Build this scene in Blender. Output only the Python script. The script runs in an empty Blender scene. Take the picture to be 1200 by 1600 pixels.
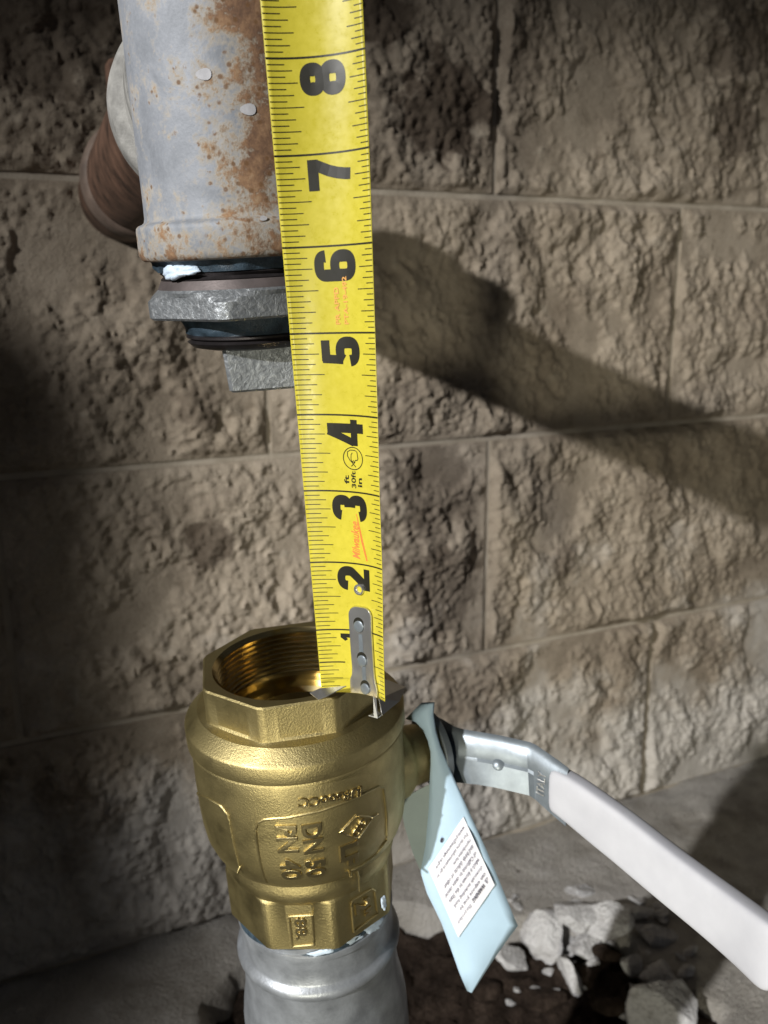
import bpy, bmesh, math, random
import numpy as np
from mathutils import Vector, Matrix

random.seed(7)
rng = np.random.default_rng(7)
SC = bpy.context.scene
COL = SC.collection

# ------------------------------------------------------------------ camera
F_PX, PITCH, ROLL = 1390.2, 0.23774, -0.00647
_c, _s = math.cos(PITCH), math.sin(PITCH)
_F = np.array([0, _c, -_s]); _U = np.array([0, _s, _c]); _R = np.array([1., 0, 0])
_cr, _sr = math.cos(ROLL), math.sin(ROLL)
CAMR = np.array([_cr*_R + _sr*_U, -_sr*_R + _cr*_U, _F])
cam_data = bpy.data.cameras.new('camera')
cam = bpy.data.objects.new('camera', cam_data); COL.objects.link(cam)
cam_data.sensor_fit = 'VERTICAL'; cam_data.sensor_height = 36.0; cam_data.sensor_width = 27.0
cam_data.lens = 36.0*F_PX/1600.0
cam_data.clip_start = 0.01; cam_data.clip_end = 50
cam_data.dof.use_dof = True; cam_data.dof.focus_distance = 0.295; cam_data.dof.aperture_fstop = 16.0
mw = Matrix.Identity(4)
for i in range(3):
    mw[i][0] = CAMR[0][i]; mw[i][1] = CAMR[1][i]; mw[i][2] = -CAMR[2][i]
cam.matrix_world = mw
SC.camera = cam

# ------------------------------------------------------------------ world and lamps
world = bpy.data.worlds.new('World'); SC.world = world; world.use_nodes = True
world.node_tree.nodes['Background'].inputs[0].default_value = (0.9, 0.92, 1.0, 1)
world.node_tree.nodes['Background'].inputs[1].default_value = 0.026

def lamp(name, kind, loc, aim, power, color, size, spot=None, blend=0.5):
    d = bpy.data.lights.new(name, kind); o = bpy.data.objects.new(name, d); COL.objects.link(o)
    d.energy = power; d.color = color
    if kind == 'AREA': d.shape = 'DISK'; d.size = size
    else: d.shadow_soft_size = size
    if kind == 'SPOT': d.spot_size = math.radians(spot); d.spot_blend = blend
    o.location = loc
    o.rotation_euler = (Vector(aim)-Vector(loc)).to_track_quat('-Z', 'Y').to_euler()
    return o
lamp('work_light', 'SPOT', (-1.404, -1.248, .821), (0.68, 1.04, -0.50), 295, (1.0, 0.985, 0.96), 0.022, 25.5, 0.75)
lamp('phone_light', 'SPOT', (-0.275, -0.92, -0.365), (.22, .75, -.22), 38, (1.0, 0.95, 0.76), 0.05, 31, 0.9)

SC.view_settings.view_transform = 'Standard'
SC.view_settings.look = 'None'
SC.view_settings.exposure = 0.0
SC.view_settings.gamma = 1.0
SC.render.engine = 'CYCLES'

# ------------------------------------------------------------------ helpers
def P(px, py, y):
    """the point of the place at distance y in front, seen at that spot of the photograph"""
    ray = np.array([(px-600)/F_PX, (800-py)/F_PX, 1.0]) @ CAMR
    return ray*(y/ray[1])

def Z(px, py, z):
    ray = np.array([(px-600)/F_PX, (800-py)/F_PX, 1.0]) @ CAMR
    return ray*(z/ray[2])

def mesh_obj(name, verts, faces, mat, parent=None, smooth=True, angle=35):
    me = bpy.data.meshes.new(name)
    me.from_pydata([tuple(map(float, v)) for v in verts], [], [tuple(int(i) for i in f) for f in faces])
    me.update()
    if smooth:
        me.polygons.foreach_set('use_smooth', [True]*len(me.polygons))
        if angle: me.set_sharp_from_angle(angle=math.radians(angle))
    if mat: me.materials.append(mat)
    o = bpy.data.objects.new(name, me); COL.objects.link(o)
    if parent: o.parent = parent
    return o

def fix_normals(o):
    bm = bmesh.new(); bm.from_mesh(o.data)
    bmesh.ops.recalc_face_normals(bm, faces=bm.faces[:])
    bm.to_mesh(o.data); bm.free(); o.data.update()

def tag(o, label=None, cat=None, group=None, kind=None):
    if label: o['label'] = label
    if cat: o['category'] = cat
    if group: o['group'] = group
    if kind: o['kind'] = kind
    return o

def empty(name, loc, rot=None):
    o = bpy.data.objects.new(name, None); COL.objects.link(o)
    o.empty_display_size = 0.02
    m = Matrix.Identity(4)
    if rot is not None:
        for i in range(3):
            for j in range(3): m[i][j] = rot[i][j]      # columns are the axes
    m[0][3], m[1][3], m[2][3] = [float(v) for v in loc]
    o.matrix_world = m
    return o

class Frame:
    """origin + axis; local x right, y back, z along the axis"""
    def __init__(self, o, ax, xref=(1, 0, 0)):
        self.o = np.array(o, float)
        z = np.array(ax, float); z /= np.linalg.norm(z)
        x = np.array(xref, float); x = x-(x@z)*z; x /= np.linalg.norm(x)
        self.R = np.stack([x, np.cross(z, x), z], 1)
    def loc(self, p): return (np.asarray(p, float)-self.o) @ self.R
    def glob(self, p): return np.asarray(p, float) @ self.R.T + self.o
    def hit(self, px, py, rad):
        """theta (0 = front, + right) and local z where a sight line first meets the cylinder"""
        o = self.loc((0, 0, 0)); d = self.loc(P(px, py, 1.0))-o
        a = d[0]**2+d[1]**2; b = 2*(o[0]*d[0]+o[1]*d[1]); c = o[0]**2+o[1]**2-rad**2
        k = (-b-math.sqrt(max(b*b-4*a*c, 0)))/(2*a)
        q = o+k*d
        return math.atan2(q[0], -q[1]), q[2]

def cyl(th, r, z): return np.array([r*math.sin(th), -r*math.cos(th), z])

def lathe(rings, n=128, closed=False, cap_first=False, cap_last=False, th0=0.0):
    """rings: (z, r) or (z, function of theta)"""
    V, Fc = [], []
    th = th0+np.arange(n)*2*math.pi/n
    for z, r in rings:
        rr = np.array([r(t) for t in th]) if callable(r) else np.full(n, r)
        zz = z(th) if callable(z) else np.full(n, z)
        V.append(np.stack([rr*np.sin(th), -rr*np.cos(th), zz], 1))
    V = np.concatenate(V)
    m = len(rings)
    for k in range(m-1):
        for i in range(n):
            j = (i+1) % n
            Fc.append((k*n+i, k*n+j, (k+1)*n+j, (k+1)*n+i))
    if cap_first: Fc.append(tuple(range(n)))
    if cap_last: Fc.append(tuple((m-1)*n+i for i in range(n))[::-1])
    return V, Fc

def ngon_r(n, rcorner, phi, cut=0.985):
    ap = rcorner*math.cos(math.pi/n); st = 2*math.pi/n
    def f(t):
        q = ((t-phi) % st)-st/2
        return min(ap/math.cos(q), rcorner*cut)
    return f

def blend_r(f, r, k):
    return lambda t: f(t)*(1-k)+r*k

def tube(path, rad, n=8, closed=False):
    path = np.asarray(path, float); m = len(path)
    V, Fc = [], []
    up = np.array([0.13, 0.2, 0.97])
    for i in range(m):
        a = path[(i-1) % m] if (closed or i > 0) else path[i]
        b = path[(i+1) % m] if (closed or i < m-1) else path[i]
        t = b-a; t /= np.linalg.norm(t)+1e-12
        x = np.cross(t, up)
        if np.linalg.norm(x) < 1e-4: x = np.cross(t, [1, 0, 0])
        x /= np.linalg.norm(x); y = np.cross(t, x)
        r = rad[i] if hasattr(rad, '__len__') else rad
        for k in range(n):
            q = 2*math.pi*k/n
            V.append(path[i]+r*(math.cos(q)*x+math.sin(q)*y))
    for i in range(m if closed else m-1):
        for k in range(n):
            j = (i+1) % m
            Fc.append((i*n+k, i*n+(k+1) % n, j*n+(k+1) % n, j*n+k))
    if not closed:
        Fc.append(tuple(range(n))[::-1]); Fc.append(tuple((m-1)*n+k for k in range(n)))
    return V, Fc

class MB:
    def __init__(self): self.v = []; self.f = []
    def add(self, vf):
        o = len(self.v); self.v += [tuple(map(float, p)) for p in vf[0]]
        self.f += [tuple(i+o for i in q) for q in vf[1]]
        return self
    def build(self, name, mat, parent=None, smooth=True, angle=35):
        return mesh_obj(name, self.v, self.f, mat, parent, smooth, angle)

def box(a, b):
    (x0, y0, z0), (x1, y1, z1) = a, b
    v = [(x0, y0, z0), (x1, y0, z0), (x1, y1, z0), (x0, y1, z0), (x0, y0, z1), (x1, y0, z1), (x1, y1, z1), (x0, y1, z1)]
    f = [(3, 2, 1, 0), (4, 5, 6, 7), (0, 1, 5, 4), (1, 2, 6, 5), (2, 3, 7, 6), (3, 0, 4, 7)]
    return v, f

def grid(pts):
    """pts[row][col] -> verts, faces"""
    pts = np.asarray(pts, float); r, c = pts.shape[:2]
    idx = np.arange(r*c).reshape(r, c)
    f = np.stack([idx[:-1, :-1], idx[:-1, 1:], idx[1:, 1:], idx[1:, :-1]], -1).reshape(-1, 4)
    return pts.reshape(-1, 3), f

def text_mesh(s, size=1.0, extrude=0.0, offset=0.0, bevel=0.0, shear=0.0, spacing=1.0, res=3, line=1.0, align='LEFT'):
    """flat (or solid) lettering as points and faces in its own xy plane"""
    cu = bpy.data.curves.new('lettering', 'FONT'); cu.body = s; cu.size = size; cu.extrude = extrude
    cu.offset = offset; cu.bevel_depth = bevel; cu.bevel_resolution = 1; cu.shear = shear
    cu.space_character = spacing; cu.resolution_u = res; cu.space_line = line; cu.align_x = align
    ob = bpy.data.objects.new('lettering', cu); COL.objects.link(ob)
    dg = bpy.context.evaluated_depsgraph_get(); dg.update()
    me = bpy.data.meshes.new_from_object(ob.evaluated_get(dg))
    V = np.array([v.co[:] for v in me.vertices]); Fc = [tuple(p.vertices) for p in me.polygons]
    bpy.data.objects.remove(ob); bpy.data.meshes.remove(me); bpy.data.curves.remove(cu)
    return V, Fc

def fit_text(V, w, h):
    """stretch to the box 0..w, 0..h; depth kept"""
    V = V.copy(); a, b = V.min(0), V.max(0)
    V[:, 0] = (V[:, 0]-a[0])/(b[0]-a[0])*w; V[:, 1] = (V[:, 1]-a[1])/(b[1]-a[1])*h
    return V

# gradient noise on arrays
_perm = rng.permutation(1024); _ang = rng.random(1024)*2*math.pi
def gnoise(x, y, seed=0):
    xi = np.floor(x).astype(int); yi = np.floor(y).astype(int); xf = x-xi; yf = y-yi
    def g(ix, iy):
        h = _perm[(_perm[(ix+seed*37) % 1024]+iy) % 1024]; a = _ang[h]
        return np.cos(a), np.sin(a)
    u = xf*xf*xf*(xf*(xf*6-15)+10); v = yf*yf*yf*(yf*(yf*6-15)+10)
    def d(ix, iy, dx, dy):
        c, s = g(ix, iy); return c*dx+s*dy
    a = d(xi, yi, xf, yf); b = d(xi+1, yi, xf-1, yf); c = d(xi, yi+1, xf, yf-1); e = d(xi+1, yi+1, xf-1, yf-1)
    return (a*(1-u)+b*u)*(1-v)+(c*(1-u)+e*u)*v*1.0
def fbm(x, y, octv=4, seed=0, gain=0.5):
    t = 0; a = 1; f = 1
    for k in range(octv):
        t = t+a*gnoise(x*f, y*f, seed+k*11); a *= gain; f *= 2.03
    return t

# ------------------------------------------------------------------ materials
def new_mat(name):
    m = bpy.data.materials.new(name); m.use_nodes = True
    nt = m.node_tree; b = nt.nodes['Principled BSDF']
    return m, nt, b
def N(nt, kind, **kw):
    n = nt.nodes.new(kind)
    for k, v in kw.items(): setattr(n, k, v)
    return n
def noise(nt, scale, detail=4, rough=0.55, coord=None, dist=0.0):
    n = N(nt, 'ShaderNodeTexNoise'); n.inputs['Scale'].default_value = scale
    n.inputs['Detail'].default_value = detail; n.inputs['Roughness'].default_value = rough
    n.inputs['Distortion'].default_value = dist
    if coord: nt.links.new(coord, n.inputs['Vector'])
    return n.outputs['Fac']
def coords(nt, what='Object'):
    return N(nt, 'ShaderNodeTexCoord').outputs[what]
def ramp(nt, fac, stops, interp='LINEAR'):
    r = N(nt, 'ShaderNodeValToRGB'); r.color_ramp.interpolation = interp
    el = r.color_ramp.elements
    while len(el) < len(stops): el.new(0.5)
    for e, (p, c) in zip(el, stops):
        e.position = p; e.color = (c, c, c, 1) if isinstance(c, (int, float)) else (*c, 1)
    nt.links.new(fac, r.inputs['Fac'])
    return r.outputs['Color']
def mix(nt, fac, a, b, mode='MIX'):
    m = N(nt, 'ShaderNodeMix', data_type='RGBA', blend_type=mode)
    for sock, v in ((m.inputs[0], fac), (m.inputs[6], a), (m.inputs[7], b)):
        if isinstance(v, (int, float)): sock.default_value = v
        elif isinstance(v, tuple): sock.default_value = (*v, 1)
        else: nt.links.new(v, sock)
    return m.outputs[2]
def math_n(nt, op, a, b=0.0, c=None, clamp=False):
    m = N(nt, 'ShaderNodeMath', operation=op, use_clamp=clamp)
    for i, v in enumerate([a, b] + ([c] if c is not None else [])):
        if isinstance(v, (int, float)): m.inputs[i].default_value = v
        else: nt.links.new(v, m.inputs[i])
    return m.outputs[0]
def bump(nt, b, height, strength, dist):
    n = N(nt, 'ShaderNodeBump'); n.inputs['Strength'].default_value = strength; n.inputs['Distance'].default_value = dist
    nt.links.new(height, n.inputs['Height']); nt.links.new(n.outputs['Normal'], b.inputs['Normal'])
def setp(nt, b, **kw):
    names = dict(color='Base Color', rough='Roughness', metal='Metallic', spec='Specular IOR Level', coat='Coat Weight', coat_rough='Coat Roughness')
    for k, v in kw.items():
        s = b.inputs[names[k]]
        if isinstance(v, (int, float)): s.default_value = v
        elif isinstance(v, tuple): s.default_value = (*v, 1)
        else: nt.links.new(v, s)

M = {}
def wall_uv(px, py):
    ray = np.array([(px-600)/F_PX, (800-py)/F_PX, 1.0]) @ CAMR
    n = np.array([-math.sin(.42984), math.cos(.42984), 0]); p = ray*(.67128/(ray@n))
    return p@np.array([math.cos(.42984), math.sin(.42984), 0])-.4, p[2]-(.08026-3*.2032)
SHADE_STAINS = [(*wall_uv(x, y), r, k) for x, y, r, k in ((690, 175, .05, .85), (600, 20, .03, .8), (330, 850, .02, .7), (880, 880, .02, .5), (60, 20, .06, .6), (1150, 60, .05, .6), (1150, 190, .035, .65), (685, 760, .05, .5), (690, 930, .045, .5), (310, 640, .018, .5), (60, 1380, .09, .5))]
def block_mat():
    m, nt, b = new_mat('split_face_block'); co = coords(nt)
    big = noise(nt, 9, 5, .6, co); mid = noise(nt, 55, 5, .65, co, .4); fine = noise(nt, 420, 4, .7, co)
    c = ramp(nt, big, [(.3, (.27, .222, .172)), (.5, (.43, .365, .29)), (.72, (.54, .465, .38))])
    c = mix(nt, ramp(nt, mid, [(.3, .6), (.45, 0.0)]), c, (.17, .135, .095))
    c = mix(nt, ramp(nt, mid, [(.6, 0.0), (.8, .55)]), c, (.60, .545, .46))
    c = mix(nt, .35, c, ramp(nt, fine, [(.3, .45), (.7, 1.0)]), 'MULTIPLY')
    inf = N(nt, 'ShaderNodeObjectInfo')
    c = mix(nt, .55, c, ramp(nt, inf.outputs['Random'], [(0, (.72, .70, .66)), (1, (1.0, 1.0, 1.0))]), 'MULTIPLY')
    # ragged dark patches: wall shadows painted into the colour, and small stains
    for (sx, sy, sr, k) in SHADE_STAINS:
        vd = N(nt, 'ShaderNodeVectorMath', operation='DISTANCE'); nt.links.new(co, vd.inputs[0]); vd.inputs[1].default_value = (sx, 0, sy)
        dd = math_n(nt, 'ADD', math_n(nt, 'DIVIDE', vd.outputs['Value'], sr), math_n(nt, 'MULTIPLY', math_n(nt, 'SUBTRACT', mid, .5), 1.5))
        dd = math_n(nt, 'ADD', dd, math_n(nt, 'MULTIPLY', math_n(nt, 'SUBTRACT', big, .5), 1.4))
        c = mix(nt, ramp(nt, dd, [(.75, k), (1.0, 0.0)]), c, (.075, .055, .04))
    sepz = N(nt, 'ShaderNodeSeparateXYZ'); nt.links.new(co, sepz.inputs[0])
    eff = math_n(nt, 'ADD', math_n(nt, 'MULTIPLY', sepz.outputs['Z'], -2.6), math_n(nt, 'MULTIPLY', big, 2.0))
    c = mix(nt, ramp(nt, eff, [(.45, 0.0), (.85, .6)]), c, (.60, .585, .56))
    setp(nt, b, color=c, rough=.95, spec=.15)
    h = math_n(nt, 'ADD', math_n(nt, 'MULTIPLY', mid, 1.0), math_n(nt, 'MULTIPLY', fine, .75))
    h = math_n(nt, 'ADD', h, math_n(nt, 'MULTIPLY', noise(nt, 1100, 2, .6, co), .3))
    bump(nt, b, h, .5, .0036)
    return m
def mortar_mat():
    m, nt, b = new_mat('mortar'); co = coords(nt)
    a = noise(nt, 30, 5, .6, co); f = noise(nt, 500, 3, .6, co)
    c = ramp(nt, a, [(.3, (.33, .285, .225)), (.7, (.50, .445, .37))])
    setp(nt, b, color=c, rough=.95, spec=.15); bump(nt, b, f, .5, .0012)
    return m
def concrete_mat():
    m, nt, b = new_mat('concrete_floor'); co = coords(nt)
    a = noise(nt, 14, 6, .65, co); f = noise(nt, 350, 4, .65, co); sp = noise(nt, 60, 3, .5, co)
    c = ramp(nt, a, [(.3, (.30, .275, .24)), (.5, (.45, .425, .39)), (.7, (.56, .535, .505))])
    c = mix(nt, ramp(nt, sp, [(.25, .85), (.29, 0.0)]), c, (.07, .05, .04))
    c = mix(nt, .3, c, ramp(nt, f, [(.3, .45), (.7, 1.0)]), 'MULTIPLY')
    setp(nt, b, color=c, rough=.92, spec=.2); bump(nt, b, math_n(nt, 'ADD', f, math_n(nt, 'MULTIPLY', a, 2.5)), .8, .005)
    return m
def chunk_mat():
    m, nt, b = new_mat('broken_concrete'); co = coords(nt, 'Object')
    a = noise(nt, 40, 6, .65, co); f = noise(nt, 330, 4, .65, co)
    c = ramp(nt, a, [(.28, (.26, .24, .22)), (.42, (.64, .63, .625)), (.75, (.80, .795, .80))])
    c = mix(nt, .4, c, ramp(nt, f, [(.3, .45), (.7, 1.0)]), 'MULTIPLY')
    setp(nt, b, color=c, rough=.93, spec=.2); bump(nt, b, math_n(nt, 'ADD', f, math_n(nt, 'MULTIPLY', a, 2.0)), .8, .004)
    return m
def soil_mat():
    m, nt, b = new_mat('soil'); co = coords(nt)
    a = noise(nt, 45, 6, .7, co); f = noise(nt, 260, 5, .7, co)
    c = ramp(nt, a, [(.3, (.024, .017, .013)), (.55, (.065, .046, .035)), (.8, (.16, .12, .095))])
    c = mix(nt, .5, c, ramp(nt, f, [(.35, .3), (.7, 1.0)]), 'MULTIPLY')
    setp(nt, b, color=c, rough=.95, spec=.12); bump(nt, b, math_n(nt, 'ADD', a, math_n(nt, 'MULTIPLY', f, .6)), 1.0, .008)
    return m
def brass_mat(name='cast_brass', col=(.50, .415, .20), r0=.38, r1=.56, bs=.5):
    m, nt, b = new_mat(name); co = coords(nt)
    a = noise(nt, 70, 5, .6, co); f = noise(nt, 1300, 3, .6, co); g = noise(nt, 3200, 2, .5, co)
    c = ramp(nt, a, [(.32, tuple(v*.78 for v in col)), (.55, col), (.75, tuple(min(1, v*1.12) for v in col))])
    st = noise(nt, 160, 6, .7, co, 1.2)
    c = mix(nt, ramp(nt, st, [(.26, .7), (.34, 0.0)]), c, (.13, .085, .04))
    setp(nt, b, color=c, metal=1.0, rough=ramp(nt, a, [(.3, r1), (.7, r0)]))
    bump(nt, b, math_n(nt, 'ADD', f, math_n(nt, 'MULTIPLY', g, .6)), bs, .00028)
    return m
def thread_mat():
    m, nt, b = new_mat('machined_brass'); co = coords(nt)
    a = noise(nt, 120, 4, .6, co)
    setp(nt, b, color=ramp(nt, a, [(.3, (.48, .37, .16)), (.7, (.64, .52, .26))]), metal=1.0, rough=.2)
    return m
def galv_pipe_mat():
    m, nt, b = new_mat('rusted_galvanised_pipe'); co = coords(nt)
    sep = N(nt, 'ShaderNodeSeparateXYZ'); nt.links.new(co, sep.inputs[0])
    x, z = sep.outputs['X'], sep.outputs['Z']
    big = noise(nt, 60, 5, .65, co, .5); mid = noise(nt, 190, 5, .7, co); fine = noise(nt, 900, 3, .6, co)
    sp = N(nt, 'ShaderNodeTexVoronoi'); sp.inputs['Scale'].default_value = 330; nt.links.new(co, sp.inputs['Vector'])
    base = ramp(nt, big, [(.3, (.21, .225, .25)), (.5, (.285, .302, .335)), (.72, (.36, .375, .405))])
    # rust grows on the right hand flank and around the bottom bead
    gx = math_n(nt, 'MULTIPLY_ADD', x, 75, .62)
    gz = math_n(nt, 'MULTIPLY', math_n(nt, 'SUBTRACT', .0585, z), 60)
    gz = math_n(nt, 'MAXIMUM', math_n(nt, 'MINIMUM', gz, 1.2), -3.0)
    g = math_n(nt, 'MAXIMUM', gx, gz)
    g = math_n(nt, 'MAXIMUM', math_n(nt, 'MINIMUM', g, 1.3), -.2)
    nz = math_n(nt, 'ADD', math_n(nt, 'MULTIPLY', big, 1.7), math_n(nt, 'MULTIPLY', mid, 1.5))
    r = math_n(nt, 'ADD', math_n(nt, 'MULTIPLY', g, .42), math_n(nt, 'SUBTRACT', nz, 1.57))
    r = math_n(nt, 'ADD', r, math_n(nt, 'MULTIPLY', math_n(nt, 'SUBTRACT', fine, .5), .55))
    halo = ramp(nt, r, [(.0, 0.0), (.42, .8)])
    rust = ramp(nt, r, [(.26, 0.0), (.55, .95)])
    pits = ramp(nt, sp.outputs['Distance'], [(.16, 1.0), (.3, 0.0)])
    pitm = math_n(nt, 'MULTIPLY', pits, ramp(nt, r, [(.05, 0.0), (.2, .8)]))
    c = mix(nt, halo, base, (.44, .37, .265))
    c = mix(nt, rust, c, ramp(nt, mid, [(.32, (.07, .036, .024)), (.48, (.17, .09, .05)), (.62, (.28, .16, .085)), (.75, (.36, .25, .15))]))
    c = mix(nt, pitm, c, (.15, .075, .03))
    c = mix(nt, .25, c, ramp(nt, fine, [(.3, .5), (.7, 1.0)]), 'MULTIPLY')
    setp(nt, b, color=c, rough=ramp(nt, r, [(.1, .62), (.4, .92)]), metal=ramp(nt, r, [(.05, .12), (.3, 0.0)]), spec=.4)
    bump(nt, b, math_n(nt, 'ADD', math_n(nt, 'MULTIPLY', fine, .5), math_n(nt, 'MULTIPLY', mid, rust)), .3, .0006)
    return m
def cast_grey_mat():
    m, nt, b = new_mat('galvanised_casting'); co = coords(nt)
    a = noise(nt, 520, 4, .7, co, .6); g = noise(nt, 60, 4, .6, co)
    c = ramp(nt, a, [(.3, (.22, .235, .25)), (.5, (.32, .34, .36)), (.68, (.45, .47, .485))])
    c = mix(nt, ramp(nt, g, [(.35, .45), (.55, 0.0)]), c, (.17, .18, .19))
    setp(nt, b, color=c, metal=.65, rough=.42, spec=.5)
    bump(nt, b, a, .5, .0009)
    return m
def simple(name, col, rough=.5, metal=0.0, spec=.5, var=.15, scale=80, bs=.15, bd=.0004, coat=0.0):
    m, nt, b = new_mat(name); co = coords(nt)
    a = noise(nt, scale, 5, .6, co); f = noise(nt, scale*9, 3, .6, co)
    c = ramp(nt, a, [(.3, tuple(v*(1-var) for v in col)), (.7, tuple(min(1, v*(1+var)) for v in col))])
    setp(nt, b, color=c, rough=rough, metal=metal, spec=spec, coat=coat)
    if bs: bump(nt, b, math_n(nt, 'ADD', a, math_n(nt, 'MULTIPLY', f, .5)), bs, bd)
    return m
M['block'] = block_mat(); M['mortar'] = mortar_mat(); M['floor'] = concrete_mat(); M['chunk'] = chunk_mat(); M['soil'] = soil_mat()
M['brass'] = brass_mat(); M['thread'] = thread_mat(); M['raised'] = brass_mat('raised_brass', (.58, .48, .25), .28, .38, .3)
M['galv'] = galv_pipe_mat(); M['cast'] = cast_grey_mat()
M['dark_thread'] = simple('oiled_steel_thread', (.045, .04, .042), .35, .6, .5, .3, 200, .3)
M['dope'] = simple('pale_blue_joint_compound', (.60, .72, .86), .4, 0, .5, .12, 250, .5, .0008)
M['dark_dope'] = simple('dark_blue_grease', (.035, .055, .075), .38, 0, .5, .5, 260, .6, .0008)
M['brown_steel'] = simple('brown_machined_steel', (.12, .10, .098), .5, .4, .5, .25, 120, .2)
M['brown_pipe'] = simple('rusty_brown_pipe', (.085, .047, .031), .6, .05, .4, .75, 75, .5, .001)
M['ring'] = simple('worn_pipe_ring', (.13, .095, .075), .6, .1, .5, .4, 60, .3)
M['old_zinc'] = simple('weathered_zinc', (.27, .265, .25), .7, 0, .35, .45, 110, .4, .001)
M['paint_spot'] = simple('dried_white_paint', (.44, .44, .46), .7, 0, .3, .15, 300, .2)
M['steel_pipe'] = simple('galvanised_press_fitting', (.31, .33, .36), .42, .55, .5, .3, 90, .35, .0006)
M['plate'] = simple('zinc_plated_steel', (.24, .275, .31), .42, .55, .5, .16, 150, .12)
def grip_mat():
    m, nt, b = new_mat('white_vinyl_grip'); co = coords(nt)
    a = noise(nt, 50, 4, .6, co); st = noise(nt, 95, 6, .75, co, 2.0); f = noise(nt, 600, 3, .6, co)
    c = ramp(nt, a, [(.3, (.47, .475, .515)), (.7, (.54, .545, .585))])
    c = mix(nt, ramp(nt, st, [(.27, .55), (.33, 0.0)]), c, (.33, .30, .29))
    setp(nt, b, color=c, rough=ramp(nt, a, [(.3, .32), (.7, .5)]), spec=.45); bump(nt, b, math_n(nt, 'ADD', a, math_n(nt, 'MULTIPLY', f, .2)), .12, .0006)
    return m
M['grip'] = grip_mat()
M['tag'] = simple('pale_blue_card', (.45, .61, .75), .6, 0, .35, .03, 90, .05)
M['tag_shade'] = simple('shaded_tag_card', (.30, .36, .36), .65, 0, .3, .05, 90, .05)  # darker card for the folded flap, its shade put into the colour
M['sticker'] = simple('white_label_paper', (.80, .80, .86), .55, 0, .4, .02, 90, 0)
M['ink'] = simple('grey_label_ink', (.20, .19, .24), .6, 0, .3, .05, 90, 0)
M['ink_dark'] = simple('dark_label_ink', (.06, .055, .08), .6, 0, .3, .05, 90, 0)
def tape_mat():
    m, nt, b = new_mat('yellow_tape_enamel'); co = coords(nt)
    a = noise(nt, 40, 5, .6, co); f = noise(nt, 420, 4, .65, co); st = noise(nt, 130, 6, .75, co, 1.5)
    c = ramp(nt, a, [(.3, (.53, .455, .045)), (.7, (.60, .52, .05))])
    c = mix(nt, ramp(nt, st, [(.27, .5), (.34, 0.0)]), c, (.36, .30, .05))
    c = mix(nt, .14, c, ramp(nt, f, [(.35, .4), (.65, 1.0)]), 'MULTIPLY')
    setp(nt, b, color=c, rough=ramp(nt, f, [(.3, .24), (.7, .42)]), spec=.5); bump(nt, b, f, .05, .0002)
    return m
M['yellow'] = tape_mat()
M['black'] = simple('black_print', (.018, .017, .012), .4, 0, .45, .1, 300, 0)
M['orange'] = simple('faded_orange_print', (.72, .35, .08), .5, 0, .4, .1, 200, 0)
M['red'] = simple('red_print', (.78, .20, .05), .5, 0, .4, .1, 200, 0)
M['stainless'] = simple('stainless_clip', (.60, .60, .60), .30, .85, .5, .1, 120, .08)

# ------------------------------------------------------------------ wall of split face blocks
WALL_YAW, WALL_D = 0.42984, 0.67128
WN = np.array([-math.sin(WALL_YAW), math.cos(WALL_YAW), 0]); WT = np.array([math.cos(WALL_YAW), math.sin(WALL_YAW), 0])
ZL = 0.08026; CH = 0.2032; BX = 0.4117; FLOOR_Z = ZL-3*CH
wall_o = WT*0.4+WN*WALL_D; wall_o[2] = FLOOR_Z
wall = empty('wall', wall_o, np.stack([WT, WN, [0, 0, 1]], 1))
tag(wall, 'brown wall of rough split face concrete blocks behind the pipes', 'wall')
def block(u0, u1, z0, z1, seed, rough=1.0):
    J = .0026
    u0 += J; u1 -= J; z0 += J; z1 -= J
    nu = max(8, int((u1-u0)/.0020)); nz = int((z1-z0)/.0020)
    U, W = np.meshgrid(np.linspace(u0, u1, nu), np.linspace(z0, z1, nz))
    q = U*.86+W*.5; r = W*.86-U*.5
    h = .0105*fbm(U*11, W*11, 2, seed)
    h += .0052*fbm(q*36, r*25, 2, seed+3)+.0026*fbm(q*110, r*85, 3, seed+9, .8)+.0019*fbm(U*230, W*230, 2, seed+15, .9)
    pit = fbm(q*34, r*24, 3, seed+21); h -= .005*np.clip(pit-.28, 0, .2)*4
    h *= rough
    h = np.maximum(h, -.0036+.0006*fbm(U*60, W*60, 2, seed+4))
    e = np.minimum(np.minimum(U-u0, u1-U), np.minimum(W-z0, z1-W))
    e = e+.0032*fbm(U*70, W*70, 3, seed+31)
    k = np.clip(e/.007, 0, 1); k = k*k*(3-2*k)
    h = (h+.0008)*k-.0022*(1-k)
    pts = np.stack([U-.4, -h, W-FLOOR_Z], -1)
    V, Fc = grid(pts)
    # returns into the joint
    idx = np.arange(nu*nz).reshape(nz, nu)
    loop = list(idx[0, :])+list(idx[1:, -1])+list(idx[-1, -2::-1])+list(idx[-2:0:-1, 0])
    back = V[loop].copy(); back[:, 1] = .02
    n0 = len(V); L = len(loop)
    fs = [(loop[i], n0+i, n0+(i+1) % L, loop[(i+1) % L]) for i in range(L)]
    V = np.concatenate([V, back]); Fc = [tuple(x) for x in Fc]+fs
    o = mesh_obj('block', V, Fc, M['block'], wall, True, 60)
    return o
sd = 1
for k in range(-2, 3):
    zt = ZL-k*CH; zb = zt-CH
    off = BX if k % 2 else BX+.2032          # course above the first joint line is k = -1
    for j in range(-3, 3):
        u0 = off+j*.4064; u1 = u0+.4064
        if u1 < -.62 or u0 > 1.45: continue
        block(u0, u1, zb, zt, sd); sd += 1
U, W = np.meshgrid(np.linspace(-.75, 1.75, 420), np.linspace(FLOOR_Z-.05, ZL+2*CH, 170))
hm = .0012*fbm(U*40, W*40, 3, 77)
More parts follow.
